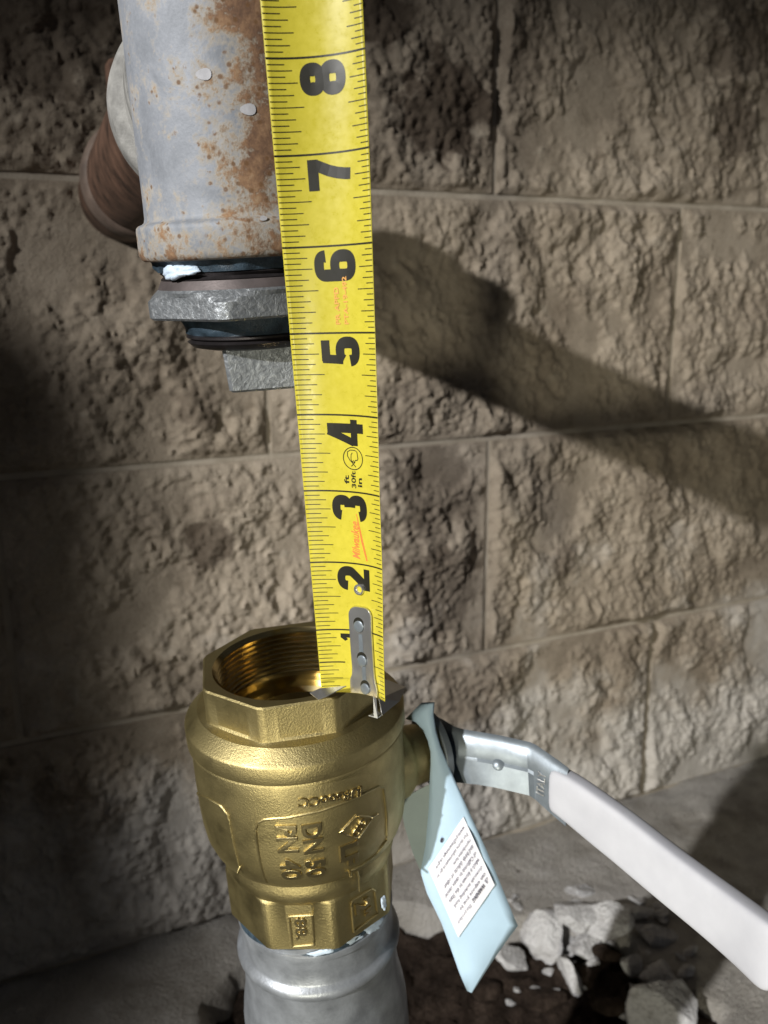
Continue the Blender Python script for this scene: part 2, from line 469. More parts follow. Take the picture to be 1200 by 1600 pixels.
V, Fc = grid(np.stack([U-.4, .0038-hm, W-FLOOR_Z], -1))
mesh_obj('mortar', V, Fc, M['mortar'], wall, True, 0)

# ------------------------------------------------------------------ floor, pit and rubble
PITC = np.array([.055, .475]); PITR = .215
def pit_r(x, y):
    a = np.arctan2(y-PITC[1], x-PITC[0])
    return PITR+.03*fbm(np.cos(a)*2.2+5, np.sin(a)*2.2+5, 4, 51)
X, Y = np.meshgrid(np.linspace(-.75, 1.3, 360), np.linspace(.08, 1.32, 220))
D = np.hypot(X-PITC[0], Y-PITC[1])-pit_r(X, Y)
H = FLOOR_Z+.0055*fbm(X*9, Y*9, 3, 60)+.0022*fbm(X*45, Y*45, 3, 61)+.004*np.abs(fbm(X*25, Y*25, 2, 66))*(X < -.02)
H = H-.07*np.clip(-D/.02, 0, 1)
V, Fc = grid(np.stack([X, Y, H], -1))
keep = D.reshape(-1) > -.03
Fc = Fc[keep[Fc].all(1)]
fl = mesh_obj('floor', V, Fc, M['floor'], None, True, 50); tag(fl, kind='structure')
X, Y = np.meshgrid(np.linspace(-.22, .34, 150), np.linspace(.2, .76, 150))
H = FLOOR_Z-.024+.05*np.clip(X-.05, 0, .2)+.014*fbm(X*13, Y*13, 3, 70)+.009*fbm(X*55, Y*55, 3, 71)+.004*fbm(X*160, Y*160, 2, 72)
DS = np.hypot(X-PITC[0], Y-PITC[1])-pit_r(X, Y)
H = np.minimum(H, FLOOR_Z-.006)-.02*np.clip(DS/.03, 0, 1)
V, Fc = grid(np.stack([X, Y, H], -1))
so = mesh_obj('soil', V, Fc, M['soil'], None, True, 0); tag(so, kind='structure')

def ground_z(x, y):
    d = math.hypot(x-PITC[0], y-PITC[1])-float(pit_r(np.array(x), np.array(y)))
    if d > 0: return FLOOR_Z
    i = int(np.clip((x+.22)/.56*149, 0, 149)); j = int(np.clip((y-.2)/.56*149, 0, 149))
    return float(H[j, i])
def rock(px, py, wpx, hpx, seed, flat=.6, z=FLOOR_Z-.004, label='', spin=0.0, cuts=11, mat='chunk'):
    for _ in range(6):
        c = Z(px, py, z); z = .5*z+.5*(ground_z(c[0], c[1])+.3*hpx/F_PX*np.linalg.norm(c)*flat)
    c = Z(px, py, z); dist = np.linalg.norm(c)
    wpx *= 1.15; hpx *= 1.15
    w = wpx/F_PX*dist/2; hgt = hpx/F_PX*dist/2
    bm = bmesh.new(); bmesh.ops.create_icosphere(bm, subdivisions=4, radius=1.0)
    r = np.random.default_rng(seed)
    pl = []
    for k in range(cuts):
        d = r.normal(size=3); d /= np.linalg.norm(d); pl.append((d, .38+.4*r.random()))
    V = np.array([v.co[:] for v in bm.verts])
    for d, o in pl:
        s = V@d-o; V = V-np.where(s > 0, s*1.0, 0)[:, None]*d
    V += .07*np.stack([gnoise(V[:, 0]*3+seed, V[:, 1]*3+V[:, 2]*2, 5), gnoise(V[:, 1]*3+seed, V[:, 2]*3, 6), gnoise(V[:, 2]*3+seed, V[:, 0]*3, 8)], 1)
    V += .045*np.stack([gnoise(V[:, 0]*9+seed, V[:, 1]*9+V[:, 2]*5, 5), gnoise(V[:, 1]*9+seed, V[:, 2]*9, 6), gnoise(V[:, 2]*9+seed, V[:, 0]*9, 8)], 1)
    mx = np.abs(V).max(0); V = V/mx*np.array([w, max(hgt, w*.45), max(hgt*flat, w*.3)])
    ca, sa = math.cos(spin), math.sin(spin)
    V = np.stack([V[:, 0]*ca-V[:, 2]*sa, V[:, 1], V[:, 0]*sa+V[:, 2]*ca], 1)
    Fc = [tuple(v.index for v in f.verts) for f in bm.faces]; bm.free()
    o = mesh_obj('concrete_chunk', V, Fc, M[mat], None, True, 28)
    o.location = c
    tag(o, label, 'rubble', 'broken concrete chunks around the pit')
    return o
rock(846, 1446, 66, 88, 11, .9, label='tall pale concrete chunk just right of the blue tag corner', spin=.2)
rock(908, 1428, 66, 56, 12, .6, label='flat pale concrete chunk at the back of the pit right of the tall chunk')
rock(955, 1446, 84, 62, 32, .6, label='largest flat pale concrete chunk on the pit edge below the white grip', spin=.25)
rock(925, 1476, 62, 44, 33, .6, label='broken pale chunk lying against the front of the largest chunk', spin=-.2)
rock(908, 1393, 42, 24, 13, .7, label='small flat chip at the back of the pit above the largest chunk')
rock(800, 1496, 52, 36, 14, .6, label='small pale wedge of concrete under the bottom right edge of the blue tag', spin=-.3)
rock(889, 1515, 24, 58, 15, 1.0, label='thin upright sliver of concrete standing in the brown soil', spin=.35)
rock(995, 1502, 48, 34, 16, .7, label='small pale angular chunk in the soil right of the thin sliver', spin=.3)
rock(1035, 1528, 58, 46, 17, .7, label='pale sharp chunk leaning on the rounded boulder at the bottom right')
rock(1046, 1580, 100, 74, 18, .8, label='rounded stained boulder of concrete cut by the bottom edge of the picture')
rock(1022, 1460, 76, 40, 19, .5, label='long cracked slab of concrete under the lower edge of the white grip', spin=-.45)
rock(985, 1425, 60, 34, 20, .5, label='grey chip between the largest chunk and the white grip')
rock(1072, 1518, 24, 20, 21, .8, label='tiny pale pebble beside the long cracked slab')
rock(944, 1490, 46, 28, 22, .6, label='dirty brown lump in the soil in front of the largest chunk', mat='soil')
rock(760, 1545, 60, 34, 23, .6, label='dark earth clod next to the tip of the blue tag', mat='soil')
rock(850, 1560, 54, 36, 24, .7, label='dark earth clod in the soil below the thin sliver', mat='soil')
rock(960, 1570, 50, 30, 25, .7, label='dark earth clod left of the rounded boulder', mat='soil')

for k in range(52):
    px = random.uniform(790, 1090); py = random.uniform(1400, 1590)
    if (px-1000)*.9-(py-1440) > 60: continue
    rock(px, py, random.uniform(8, 30), random.uniform(6, 18), 40+k, .32, label='little pale concrete chip scattered among the larger chunks of the pit', spin=random.uniform(-.6, .6))

# ------------------------------------------------------------------ ball valve
VC = np.array([-.0366, .321, -.1366]); VA = np.array([-.0546, -.0788, .9954])
VH = .106
VF = Frame(VC-VH*VA/np.linalg.norm(VA), VA)
valve = empty('ball_valve', VF.o, VF.R)
tag(valve, 'brass ball valve with octagonal ends and white lever handle on grey pipe', 'valve')
def hz(h): return VH-h
o1 = ngon_r(8, .0362, math.radians(-57), .988); o2 = ngon_r(8, .0357, math.radians(-26), .988)
rings = [(hz(.0), .0300), (hz(.0), lambda t: o1(t)-.0006), (hz(.0006), o1), (hz(.0128), o1), (hz(.0138), blend_r(o1, .0362, .25)),
         (hz(.0143), blend_r(o1, .0370, .6)), (hz(.0147), blend_r(o1, .0377, .95)), (hz(.0152), .0381), (hz(.0170), .0400), (hz(.0188), .0419), (hz(.0193), .0424), (hz(.0197), .0427), (hz(.0202), .0429),
         (hz(.0255), .0429), (hz(.0268), .0426), (hz(.0275), .0428), (hz(.0279), .0415), (hz(.0284), .0412), (hz(.0292), .0414), (hz(.034), .0416), (hz(.045), .0417), (hz(.055), .0416),
         (hz(.062), .0412), (hz(.068), .0404), (hz(.0725), .0388), (hz(.0748), .0374), (hz(.0757), .0362), (hz(.0761), .0349), (hz(.0765), .0345), (hz(.0775), .0346), (hz(.080), .0352), (hz(.0825), .0352), (hz(.0848), .0345), (hz(.0855), blend_r(o2, .0342, .7)),
         (hz(.0862), blend_r(o2, .0345, .3)), (hz(.0869), o2), (hz(.1080), o2), (hz(.1090), lambda t: o2(t)-.0009), (hz(.1092), .0315)]
_bz = np.array([q[0] for q in rings[12:]][::-1]); _br = np.array([(q[1] if not callable(q[1]) else .034) for q in rings[12:]][::-1])
def body_r(z): return np.interp(z, _bz, _br)
V, Fc = lathe(rings, 360, th0=math.radians(-57))
fix_normals(mesh_obj('valve_body', V, Fc, M['brass'], valve, True, 24))
rg = [(hz(.0), .0300), (hz(.0012), .0290)]
h = .0018
while h < .021:
    rg += [(hz(h), .0281), (hz(h+.0004), .0281), (hz(h+.0011), .0290), (hz(h+.0015), .0290)]; h += .0022
rg += [(hz(.0222), .0291), (hz(.0245), .0291), (hz(.0248), .0245), (hz(.027), .0235), (hz(.034), .0235)]
V, Fc = lathe(rg, 160)
mesh_obj('threaded_bore', V, Fc, M['thread'], valve, True, 24)
V, Fc = lathe([(hz(.030+.024-.024*math.cos(a)), max(.0242*math.sin(a), .0001)) for a in np.linspace(0.01, 1.9, 24)], 64)
mesh_obj('ball', V, Fc, M['stainless'], valve, True, 40)

def wrap_on(V, th, z, rad, rot):
    """lay flat lettering on the valve: rot 'down' reads downwards, 'up' reads upwards, 'flip' upside down; centred on (th, z)"""
    c = (V.max(0)+V.min(0))/2; a = V[:, 0]-c[0]; b = V[:, 1]-c[1]; d = V[:, 2]
    if rot == 'down': e, f = b, -a
    elif rot == 'up': e, f = -b, a
    elif rot == 'flip': e, f = -a, -b
    else: e, f = a, b
    t = th+e/rad
    r = (body_r(z+f) if rad > .038 else np.array([o2(q) for q in t]))+d
    return np.stack([r*np.sin(t), -r*np.cos(t), z+f], 1)
def cast_text(s, px0, px1, py0, py1, rad, rot, shear=0.0, nm='raised_lettering'):
    """solid lettering filling that window"""
    t0, z0 = VF.hit((px0+px1)/2, py0, rad); t1, z1 = VF.hit((px0+px1)/2, py1, rad)
    ta, _ = VF.hit(px0, (py0+py1)/2, rad); tb, _ = VF.hit(px1, (py0+py1)/2, rad)
    w = (tb-ta)*rad; hgt = abs(z0-z1)
    V, Fc = text_mesh(s, 1, .04, .022, .02, shear)
    d = V[:, 2].copy()
    V = fit_text(V, hgt, w) if rot in ('down', 'up') else fit_text(V, w, hgt)
    V[:, 2] = d/.06*.0008
    V = wrap_on(V, (ta+tb)/2, (z0+z1)/2, rad, rot)
    return mesh_obj(nm, V, Fc, M['raised'], valve, True, 40)
cast_text('PN 40', 434, 468, 1290, 1379, .0421, 'down')
cast_text('DN 50', 474, 507, 1287, 1375, .0421, 'down')
cast_text('LF', 532, 561, 1318, 1356, .0420, 'down')
def seg(pxs, rad, r=.0005, closed=False, per=6):
    pts = []
    m = len(pxs)
    for i in range(m if closed else m-1):
        a = np.array(pxs[i], float); b = np.array(pxs[(i+1) % m], float)
        for k in range(per):
            q = a+(b-a)*k/per
            rr = rad(q) if callable(rad) else rad
            t, z = VF.hit(q[0], q[1], rr); pts.append(cyl(t, float(body_r(z)) if rr > .038 else rr, z))
    if not closed:
        rr = rad(pxs[-1]) if callable(rad) else rad
        t, z = VF.hit(*pxs[-1], rr); pts.append(cyl(t, rr, z))
    return tube(pts, r, 6, closed)
mb = MB()
mb.add(seg([(411, 1386), (404, 1340), (399, 1298), (402, 1287), (413, 1281), (450, 1278), (500, 1268), (545, 1252), (592, 1229), (600, 1232), (605, 1270), (608, 1314), (594, 1338), (570, 1358), (548, 1370)], .0419, .00055))
mb.add(seg([(305, 1240), (325, 1249), (345, 1260), (356, 1275), (362, 1310), (372, 1365)], .0419, .0005))
mb.build('panel_rim', M['brass'], valve)
mb = MB(); mb.add(seg([(532, 1302), (557, 1275), (584, 1277), (561, 1311)], .0421, .00045, True))
mb.add(seg([(584, 1277), (592, 1272)], .0421, .0004))
mb.build('diamond_emblem', M['raised'], valve)
def cast_text_path(s, p0, p1, hpx, rad, flip=True):
    """lettering along a straight line of sight points p0 -> p1 (letters stand on the far side when flip)"""
    t0, z0 = VF.hit(*p0, rad); t1, z1 = VF.hit(*p1, rad)
    L = math.hypot((t1-t0)*rad, z1-z0); ux, uz = (t1-t0)*rad/L, (z1-z0)/L
    _, za = VF.hit(p0[0], p0[1], rad); _, zb = VF.hit(p0[0], p0[1]-hpx, rad); hg = abs(zb-za)
    V, Fc = text_mesh(s, 1, .04, .012, .02); d = V[:, 2].copy(); V = fit_text(V, L, hg)
    e = V[:, 0]*ux-V[:, 1]*uz; f = V[:, 0]*uz+V[:, 1]*ux
    t = t0+e/rad; r = body_r(z0+f)+d/.06*.0007
    return mesh_obj('raised_lettering', np.stack([r*np.sin(t), -r*np.cos(t), z0+f], 1), Fc, M['raised'], valve, True, 40)
cast_text_path('IURsooCC', (566, 1228), (466, 1248), 15, .0422)
cast_text_path('GSD', (566, 1277), (548, 1305), 13, .0421)
def flat_rad(q):
    t, _ = VF.hit(q[0], q[1], .034)
    return float(o2(t))+.0001
mb = MB(); mb.add(seg([(452, 1432), (488, 1430), (491, 1476), (457, 1479)], flat_rad, .0005, True)); mb.build('size_box', M['brass'], valve)
mb = MB(); mb.add(seg([(549, 1408), (580, 1389), (586, 1392), (590, 1428), (553, 1456)], flat_rad, .0005, True)); mb.build('size_box', M['brass'], valve)
cast_text('88.', 461, 480, 1434, 1468, .0333, 'down')
cast_text('2"', 556, 580, 1406, 1436, .0336, 'down')
mb = MB(); mb.add(seg([(556, 1355), (561, 1372), (562, 1392)], lambda q: .0375, .0004)); mb.build('parting_seam', M['brass'], valve)

# stem boss, nut and lever
bd = np.array([.90, .42, .04]); bd /= np.linalg.norm(bd)
b0 = P(620, 1186, .338)
BF = Frame(b0, bd, (0, 0, 1))
mb = MB(); mb.add(lathe([(-.012, .0185), (.0, .0160), (.0025, .0142), (.004, .0128), (.0065, .0126), (.010, .0124), (.0125, .0115), (.014, .0095), (.0145, .004)], 64, cap_last=True))
fix_normals(mesh_obj('stem_boss', VF.loc(BF.glob(mb.v)), mb.f, M['brass'], valve, True, 40))
V, Fc = lathe([(.014, .0062), (.0235, .0062), (.024, .0055), (.0243, .001)], 48, cap_last=True)
mesh_obj('stem', VF.loc(BF.glob(V)), Fc, M['plate'], valve)
V, Fc = lathe([(.0185, .001), (.0185, ngon_r(6, .0105, .3)), (.0245, ngon_r(6, .0105, .3)), (.0249, .009), (.0249, .001)], 90)
mesh_obj('stem_nut', VF.loc(BF.glob(V)), Fc, M['plate'], valve, True, 25)

lev_o = P(702, 1185, .34)
secs = [((676, 1128), (672, 1200), .352), ((690, 1136), (688, 1214), .345), ((704, 1145), (704, 1222), .339), ((716, 1149), (717, 1223), .336), ((745, 1154), (746, 1226), .3335), ((775, 1159), (776, 1231), .331), ((823, 1170), (827, 1243), .3265), ((832, 1174), (836, 1249), .3245), ((868, 1199), (867, 1277), .317), ((885, 1212), (884, 1291), .313)]
rows = []
for (t, b, y) in secs:
    T, B = P(*t, y), P(*b, y)
    i = secs.index((t, b, y))
    k = .0035 if 4 <= i <= 6 else .0
    off = np.array([.0016, .0026, .0016])
    mid1 = T+(B-T)*.42; mid2 = T+(B-T)*.50
    B2 = P(b[0], b[1], y-k)
    rows.append([T, mid1, mid2+(B2-B)*.3, B2, B2+off, mid2+off, T+off, T])
V, Fc = grid(np.array(rows))
V = VF.loc(V); V = list(map(tuple, V)); Fc = [tuple(f) for f in Fc]
lever = mesh_obj('lever', V, Fc, M['plate'], valve, True, 20)
bm = bmesh.new(); bm.from_mesh(lever.data); bmesh.ops.remove_doubles(bm, verts=bm.verts[:], dist=1e-6)
bmesh.ops.recalc_face_normals(bm, faces=bm.faces[:]); bm.to_mesh(lever.data); bm.free()
# the round end of the lever under the nut
V, Fc = lathe([(.0150, .001), (.0150, .0165), (.0154, .0170), (.0178, .0170), (.0182, .0165), (.0182, .001)], 64)
mesh_obj('lever_hub', VF.loc(BF.glob(V)), Fc, M['plate'], valve, True, 30)
# lever rivet
V, Fc = lathe([(0, .0026), (.0008, .0024), (.0014, .0016), (.0016, .0003)], 24, cap_last=True)
RF = Frame(P(779, 1194, .3305), P(779, 1194, -.3305)+np.array([0, 0, .1]), (1, 0, 0))
mesh_obj('rivet', VF.loc(RF.glob(V)), Fc, M['plate'], valve)

def loft_grip():
    S = [((858, 1197), (857, 1270), .320, .9), ((867, 1199), (867, 1275), .317, 1), ((900, 1217), (896, 1300), .3085, 1), ((931, 1239), (925, 1325), .300, 1), ((965, 1262), (956, 1350), .292, 1), ((997, 1286), (985, 1375), .284, 1), ((1042, 1322), (1030, 1413), .272, 1), ((1092, 1359), (1080, 1454), .260, 1),
         ((1137, 1391), (1124, 1492), .249, 1), ((1184, 1424), (1166, 1532), .237, 1), ((1208, 1442), (1184, 1552), .2315, .97), ((1222, 1456), (1200, 1556), .2285, .85), ((1230, 1475), (1213, 1545), .2265, .5)]
    mids = [(P(*t, y)+P(*b, y))/2 for t, b, y, s in S]
    rows = []
    for i, (t, b, y, s) in enumerate(S):
        T, B = P(*t, y), P(*b, y)
        w = T-B; hw = np.linalg.norm(w)/2; w = w/np.linalg.norm(w)
        d = mids[min(i+1, len(S)-1)]-mids[max(i-1, 0)]; d /= np.linalg.norm(d)
        nrm = np.cross(d, w); nrm /= np.linalg.norm(nrm)
        if nrm[1] > 0: nrm = -nrm                       # towards the viewer
        th = .0042*s
        c = mids[i]-nrm*th*.6
        row = []
        for k in range(20):
            a = 2*math.pi*k/20
            cx, cy = math.cos(a), math.sin(a)
            ex = math.copysign(abs(cx)**.38, cx); ey = math.copysign(abs(cy)**.55, cy)
            row.append(c+w*hw*ex*.92+nrm*th*ey)
        rows.append(row+[row[0]])
    V, Fc = grid(np.array(rows))
    Fc = [tuple(f) for f in Fc]+[tuple(range(20))[::-1], tuple((len(S)-1)*21+k for k in range(20))]
    o = mesh_obj('lever_grip', VF.loc(V), Fc, M['grip'], valve, True, 0)
    bm = bmesh.new(); bm.from_mesh(o.data); bmesh.ops.remove_doubles(bm, verts=bm.verts[:], dist=1e-6)
    bmesh.ops.recalc_face_normals(bm, faces=bm.faces[:]); bm.to_mesh(o.data); bm.free()
    sm = o.modifiers.new('round', 'SUBSURF'); sm.levels = 2; sm.render_levels = 2
    return o
loft_grip()
# stamped word on the steel of the lever
V, Fc = text_mesh('ITALY', 1, .02, .0, .01, .25)
d = V[:, 2].copy(); V = fit_text(V, 1, 1)
A, Bx, Cx = P(838, 1240, .3222), P(842, 1203, .3225), P(850, 1243, .3206)
nn = np.cross(Bx-A, Cx-A); nn /= np.linalg.norm(nn)
if nn[1] > 0: nn = -nn
G = A+np.outer(V[:, 0], Bx-A)+np.outer(1-V[:, 1], Cx-A)+np.outer(d/.03*.00015+.0007, nn)
mesh_obj('stamped_lettering', VF.loc(G), Fc, M['stainless'], valve)

# ------------------------------------------------------------------ grey pipe below the valve
PF = Frame(VC-.36*VA, VA)
pipe = empty('steel_pipe', PF.o, PF.R)
tag(pipe, 'grey press fitting pipe rising from the soil under the brass valve', 'pipe')
def pz(h): return .36*np.linalg.norm(VA)-h
rings = [(pz(.1045), .0275), (pz(.1045), .0314), (pz(.1085), .0318), (pz(.1120), .0320), (pz(.1124), .0328), (pz(.1128), .0329), (pz(.1150), .0329), (pz(.1153), .0322), (pz(.120), .0322), (pz(.1268), .0323), (pz(.1278), .0328), (pz(.1288), .0340), (pz(.1298), .0347), (pz(.131), .0350), (pz(.1322), .0348), (pz(.1334), .0341), (pz(.1344), .0331), (pz(.1352), .0329),
         (pz(.146), .0331), (pz(.152), .0337), (pz(.160), .0352), (pz(.167), .0360), (pz(.18), .0363), (pz(.21), .0363), (pz(.214), .0378), (pz(.226), .0378), (pz(.23), .0335), (pz(.36), .033)]
V, Fc = lathe(rings, 128)
fix_normals(mesh_obj('press_fitting', V, Fc, M['steel_pipe'], pipe, True, 40))
V, Fc = lathe([(pz(h), (lambda h: (lambda t: .0322+.0006*math.sin(5*t+h*900)))(h)) for h in np.linspace(.1080, .1125, 6)], 128)
mesh_obj('thread_grease', V, Fc, M['dark_dope'], pipe, True, 0)
def smear(F, pts, rad, thick, mat, parent, seed):
    """a lump of paste pressed on a round surface: closed outline in sight points"""
    pts = np.array(pts, float); c = pts.mean(0)
    n = len(pts)*6; out = []
    for i in range(n):
        k = i/6; a = pts[int(k) % len(pts)]; b = pts[(int(k)+1) % len(pts)]; q = a+(b-a)*(k % 1)
        out.append(q+rng.normal(size=2)*.35)
    V, Fc = [], []
    R_ = [1.0, .93, .75, .45, .15]; Hh = [0, .55, .9, 1.05, 1.0]
    for r, hh in zip(R_, Hh):
        for q in out:
            e = c+(q-c)*r
            t, z = F.hit(e[0], e[1], rad)
            V.append(cyl(t, rad-.0006+thick*hh*(1+.8*float(gnoise(np.array(e[0]/7.), np.array(e[1]/7.), seed))), z))
    for k in range(len(R_)-1):
        for i in range(n):
            j = (i+1) % n; Fc.append((k*n+i, k*n+j, (k+1)*n+j, (k+1)*n+i))
    Fc.append(tuple((len(R_)-1)*n+i for i in range(n)))
    o = mesh_obj('joint_compound', V, Fc, mat, parent, True, 0); fix_normals(o); return o
smear(PF, [(565, 1452), (582, 1440), (600, 1432), (604, 1440), (596, 1453), (578, 1462)], .0328, .0007, M['dope'], pipe, 3)
smear(PF, [(478, 1492), (500, 1486), (520, 1482), (524, 1488), (508, 1492), (490, 1496)], .0330, .0006, M['dope'], pipe, 4)
smear(PF, [(540, 1474), (556, 1464), (566, 1459), (570, 1464), (556, 1472), (545, 1479)], .0328, .0006, M['dope'], pipe, 5)
smear(PF, [(597, 1405), (602, 1398), (605, 1412), (602, 1424), (598, 1418)], .0352, .0008, M['dope'], pipe, 6)

rs = empty('shade_riser', (-.966, -.472, FLOOR_Z))  # added out of view, only to cast shade on the left wall
tag(rs, 'added grey riser out of view that shades the left of the wall', 'pipe')
V, Fc = lathe([(-.02, .046), (.92, .046)], 64); mesh_obj('shade_riser_tube', V, Fc, M['steel_pipe'], rs)
V, Fc = lathe([(.89, .046), (.89, .050), (.93, .051), (.985, .051), (1.002, .046), (1.008, .03), (1.009, .001)], 64); mesh_obj('shade_riser_cap', V, Fc, M['cast'], rs)

# ------------------------------------------------------------------ upper pipe: tee, bushing, plug
UA = np.array([-.045, -.060, 1.0]); UA /= np.linalg.norm(UA)
U0 = np.array([-.0474-.045*(-.09), .315-.06*(-.09), -.03])
UF = Frame(U0, UA)
upper = empty('capped_pipe', UF.o, UF.R)
tag(upper, 'rusty galvanised pipe tee with grey plug screwed into its lower end', 'pipe')
def uz(z): return (z+.03)/UA[2]
rings = [(uz(.30), .0337), (uz(.032), .0337), (uz(.0272), .0338), (uz(.0260), .0341), (uz(.0254), .0349), (uz(.0250), .0361), (uz(.0243), .0368), (uz(.0232), .0370), (uz(.0158), .0370), (uz(.0144), .0363), (uz(.0137), .0353), (uz(.0134), .0300)]
V, Fc = lathe(rings, 144)
fix_normals(mesh_obj('tee_body', V, Fc, M['galv'], upper, True, 40))
rg = []
z = .0133
rr = .0312
while z > .0068:
    rg += [(uz(z), rr), (uz(z-.0009), rr-.0012)]; z -= .0019; rr -= .0001
rg += [(uz(.0063), .0296)]
V, Fc = lathe(rg, 144); mesh_obj('pipe_thread', V, Fc, M['dark_thread'], upper, True, 20)
V, Fc = lathe([(uz(.0138), .0345), (uz(.0134), lambda t: .0328+.0006*math.sin(7*t)+.0004*math.sin(17*t)), (uz(.0116), lambda t: .0322+.0005*math.sin(9*t+1)+.0004*math.sin(23*t)), (uz(.0100), lambda t: .0312+.0005*math.sin(6*t+2))], 144)
mesh_obj('thread_grease', V, Fc, M['dark_dope'], upper, True, 0)
hx = ngon_r(6, .0372, math.radians(-8), .97)
V, Fc = lathe([(uz(0.0075), .0285), (uz(0.0073), .0308), (uz(0.0045), .0322)], 144)
mesh_obj('bushing_collar', V, Fc, M['brown_steel'], upper, True, 30)
V, Fc = lathe([(uz(0.0045), .0322), (uz(0.0037), .0330), (uz(0.0023), lambda t: min(hx(t), .0345)), (uz(0.0009), lambda t: min(hx(t), .0362)), (uz(-0.0001), hx), (uz(-0.0043), hx), (uz(-0.0051), lambda t: hx(t)-.0010), (uz(-0.0053), .0245)], 180, th0=math.radians(-8))
fix_normals(mesh_obj('hex_bushing', V, Fc, M['cast'], upper, True, 22))
V, Fc = lathe([(uz(-0.0051), .0262), (uz(-0.0062), lambda t: .0258+.0005*math.sin(5*t)), (uz(-0.0089), lambda t: .0250+.0005*math.sin(7*t+1)), (uz(-0.0105), lambda t: .0241+.0006*math.sin(9*t)), (uz(-0.0109), .0236)], 144)
mesh_obj('plug_grease', V, Fc, M['dark_dope'], upper, True, 0)
V, Fc = lathe([(uz(-0.0107), .0234), (uz(-0.0113), .0245), (uz(-0.0119), .0245), (uz(-0.0125), .0228), (uz(-0.0135), .0243), (uz(-0.0152), .0225), (uz(-0.0162), .018), (uz(-0.0164), .004)], 144, cap_last=True)
fix_normals(mesh_obj('plug_thread', V, Fc, M['dark_thread'], upper, True, 40))
def square_head():
    bm = bmesh.new()
    V, Fc = lathe([(uz(-.0150), ngon_r(4, .0212, math.radians(45+10), .96)), (uz(-.0297), ngon_r(4, .0196, math.radians(45+10), .95)), (uz(-.0305), ngon_r(4, .0184, math.radians(45+10), .95))], 144, cap_last=True, th0=math.radians(55))
    V = V+np.array([.0022, 0, 0])
    o = mesh_obj('plug_head', V, Fc, M['cast'], upper, True, 25); fix_normals(o)
square_head()
smear(UF, [(254, 420), (262, 413), (285, 414), (306, 416), (312, 424), (300, 430), (284, 432), (270, 438), (258, 437), (253, 430)], .0330, .0013, M['dope'], upper, 9)
for (px, py, r_) in ((319, 116, .0019), (388, 171, .0019), (411, 341, .0009)):
    t0, z0 = UF.hit(px, py, .0337 if py < 300 else .0366)
    rad = .0339 if py < 300 else .0372
    V = [cyl(t0, rad+.00006, z0)]; Fc = []
    for i in range(16):
        a = 2*math.pi*i/16; q = r_*(1+.07*math.sin(3*a+px)); V.append(cyl(t0+q*math.cos(a)*1.25/rad, rad+.00005, z0+q*math.sin(a)*.85))
    Fc = [(0, 1+i, 1+(i+1) % 16) for i in range(16)]
    mesh_obj('paint_spot', V, Fc, M['paint_spot'], upper, False)
# branch going back to the wall
BRY = math.radians(21)
br0 = UF.glob((0, 0, uz(.0695)))
brd = np.array([-math.sin(BRY), math.cos(BRY), 0.0])
RFm = Frame(br0, brd, (0, 0, 1))
V, Fc = lathe([(.008, .001), (.008, .0336), (.02, .0330), (.032, .0310), (.040, .0302), (.0445, .0304), (.0458, .0318), (.0466, .0340), (.0478, .0350), (.050, .0354), (.058, .0354), (.0605, .0345), (.062, .033), (.062, .029)], 128)
mesh_obj('branch_collar', UF.loc(RFm.glob(V)), Fc, M['old_zinc'], upper, True, 40)
V, Fc = lathe([(.058, .0313), (.42, .0313)], 96)
mesh_obj('branch_pipe', UF.loc(RFm.glob(V)), Fc, M['brown_pipe'], upper, True, 40)
V, Fc = lathe([(.262, .0314), (.264, .0334), (.268, .0345), (.284, .0345), (.288, .0334), (.290, .0314)], 96)
mesh_obj('branch_ring', UF.loc(RFm.glob(V)), Fc, M['ring'], upper, True, 40)

for t_, h_ in ((.236, .056), (.207, .050)):
    sb = br0+brd*t_
    V, Fc = lathe([(.0, .0185), (h_-.028, .0185), (h_-.027, .0198), (h_-.003, .0198), (h_-.0005, .018), (h_, .002)], 64, cap_last=True)
    mesh_obj('branch_outlet', UF.loc(Frame(sb, (.03, -.06, 1)).glob(V)), Fc, M['brown_pipe'], upper, True, 40)

# ------------------------------------------------------------------ tape measure
IN = .0254
TB = np.array([-.0225, .292, -.1372]); TD = np.array([-.0476, -.1065, 0.0]); TD[2] = math.sqrt(1-TD@TD)
CHORD, ALPHA = .028, .50
TR = CHORD/(2*math.sin(ALPHA))
_ys = [0, 1, 2, 3, 4, 5, 6, 7, 8, 9, 13]; _yv = [36, 33.8, 30.1, 27.8, 24, 20.4, 16.5, 11.5, 7.4, 5, 3]
_tv = [9, 7, 3.6, 1.8, .8, 1.3, 2, 3, 3, 3, 3]
def TP(s, u, lift=0.0):
    """s inches from the hook, u 0..1 across from the left edge, lift towards the viewer"""
    s = np.asarray(s, float); u = np.asarray(u, float)
    psi = np.radians(np.interp(s, _ys, _yv)); til = np.radians(np.interp(s, _ys, _tv))
    ph = (u*2-1)*ALPHA
    c = (np.sin(ph)+math.sin(ALPHA))*TR; dep = TR*(np.cos(ph)-math.cos(ALPHA))
    cx = np.stack([np.cos(psi)*np.cos(til), -np.sin(psi), np.sin(til)], -1)
    nx = np.stack([np.sin(psi), np.cos(psi), 0*psi], -1)
    p = TB+np.multiply.outer(s*IN, TD)+cx*c[..., None]+nx*dep[..., None]
    nv = cx*(-np.sin(ph))[..., None]-nx*np.cos(ph)[..., None]
    lift = np.asarray(lift, float)
    return p+nv*(lift[..., None] if lift.ndim else lift)
tape = empty('tape_measure', TP(0.0, .5))
tag(tape, 'yellow tape measure blade standing on the valve with its steel hook down', 'tape measure')
TO = np.array(tape.matrix_world.translation)
S_, U_ = np.meshgrid(np.linspace(.02, 12.5, 220), np.linspace(0, 1, 25), indexing='ij')
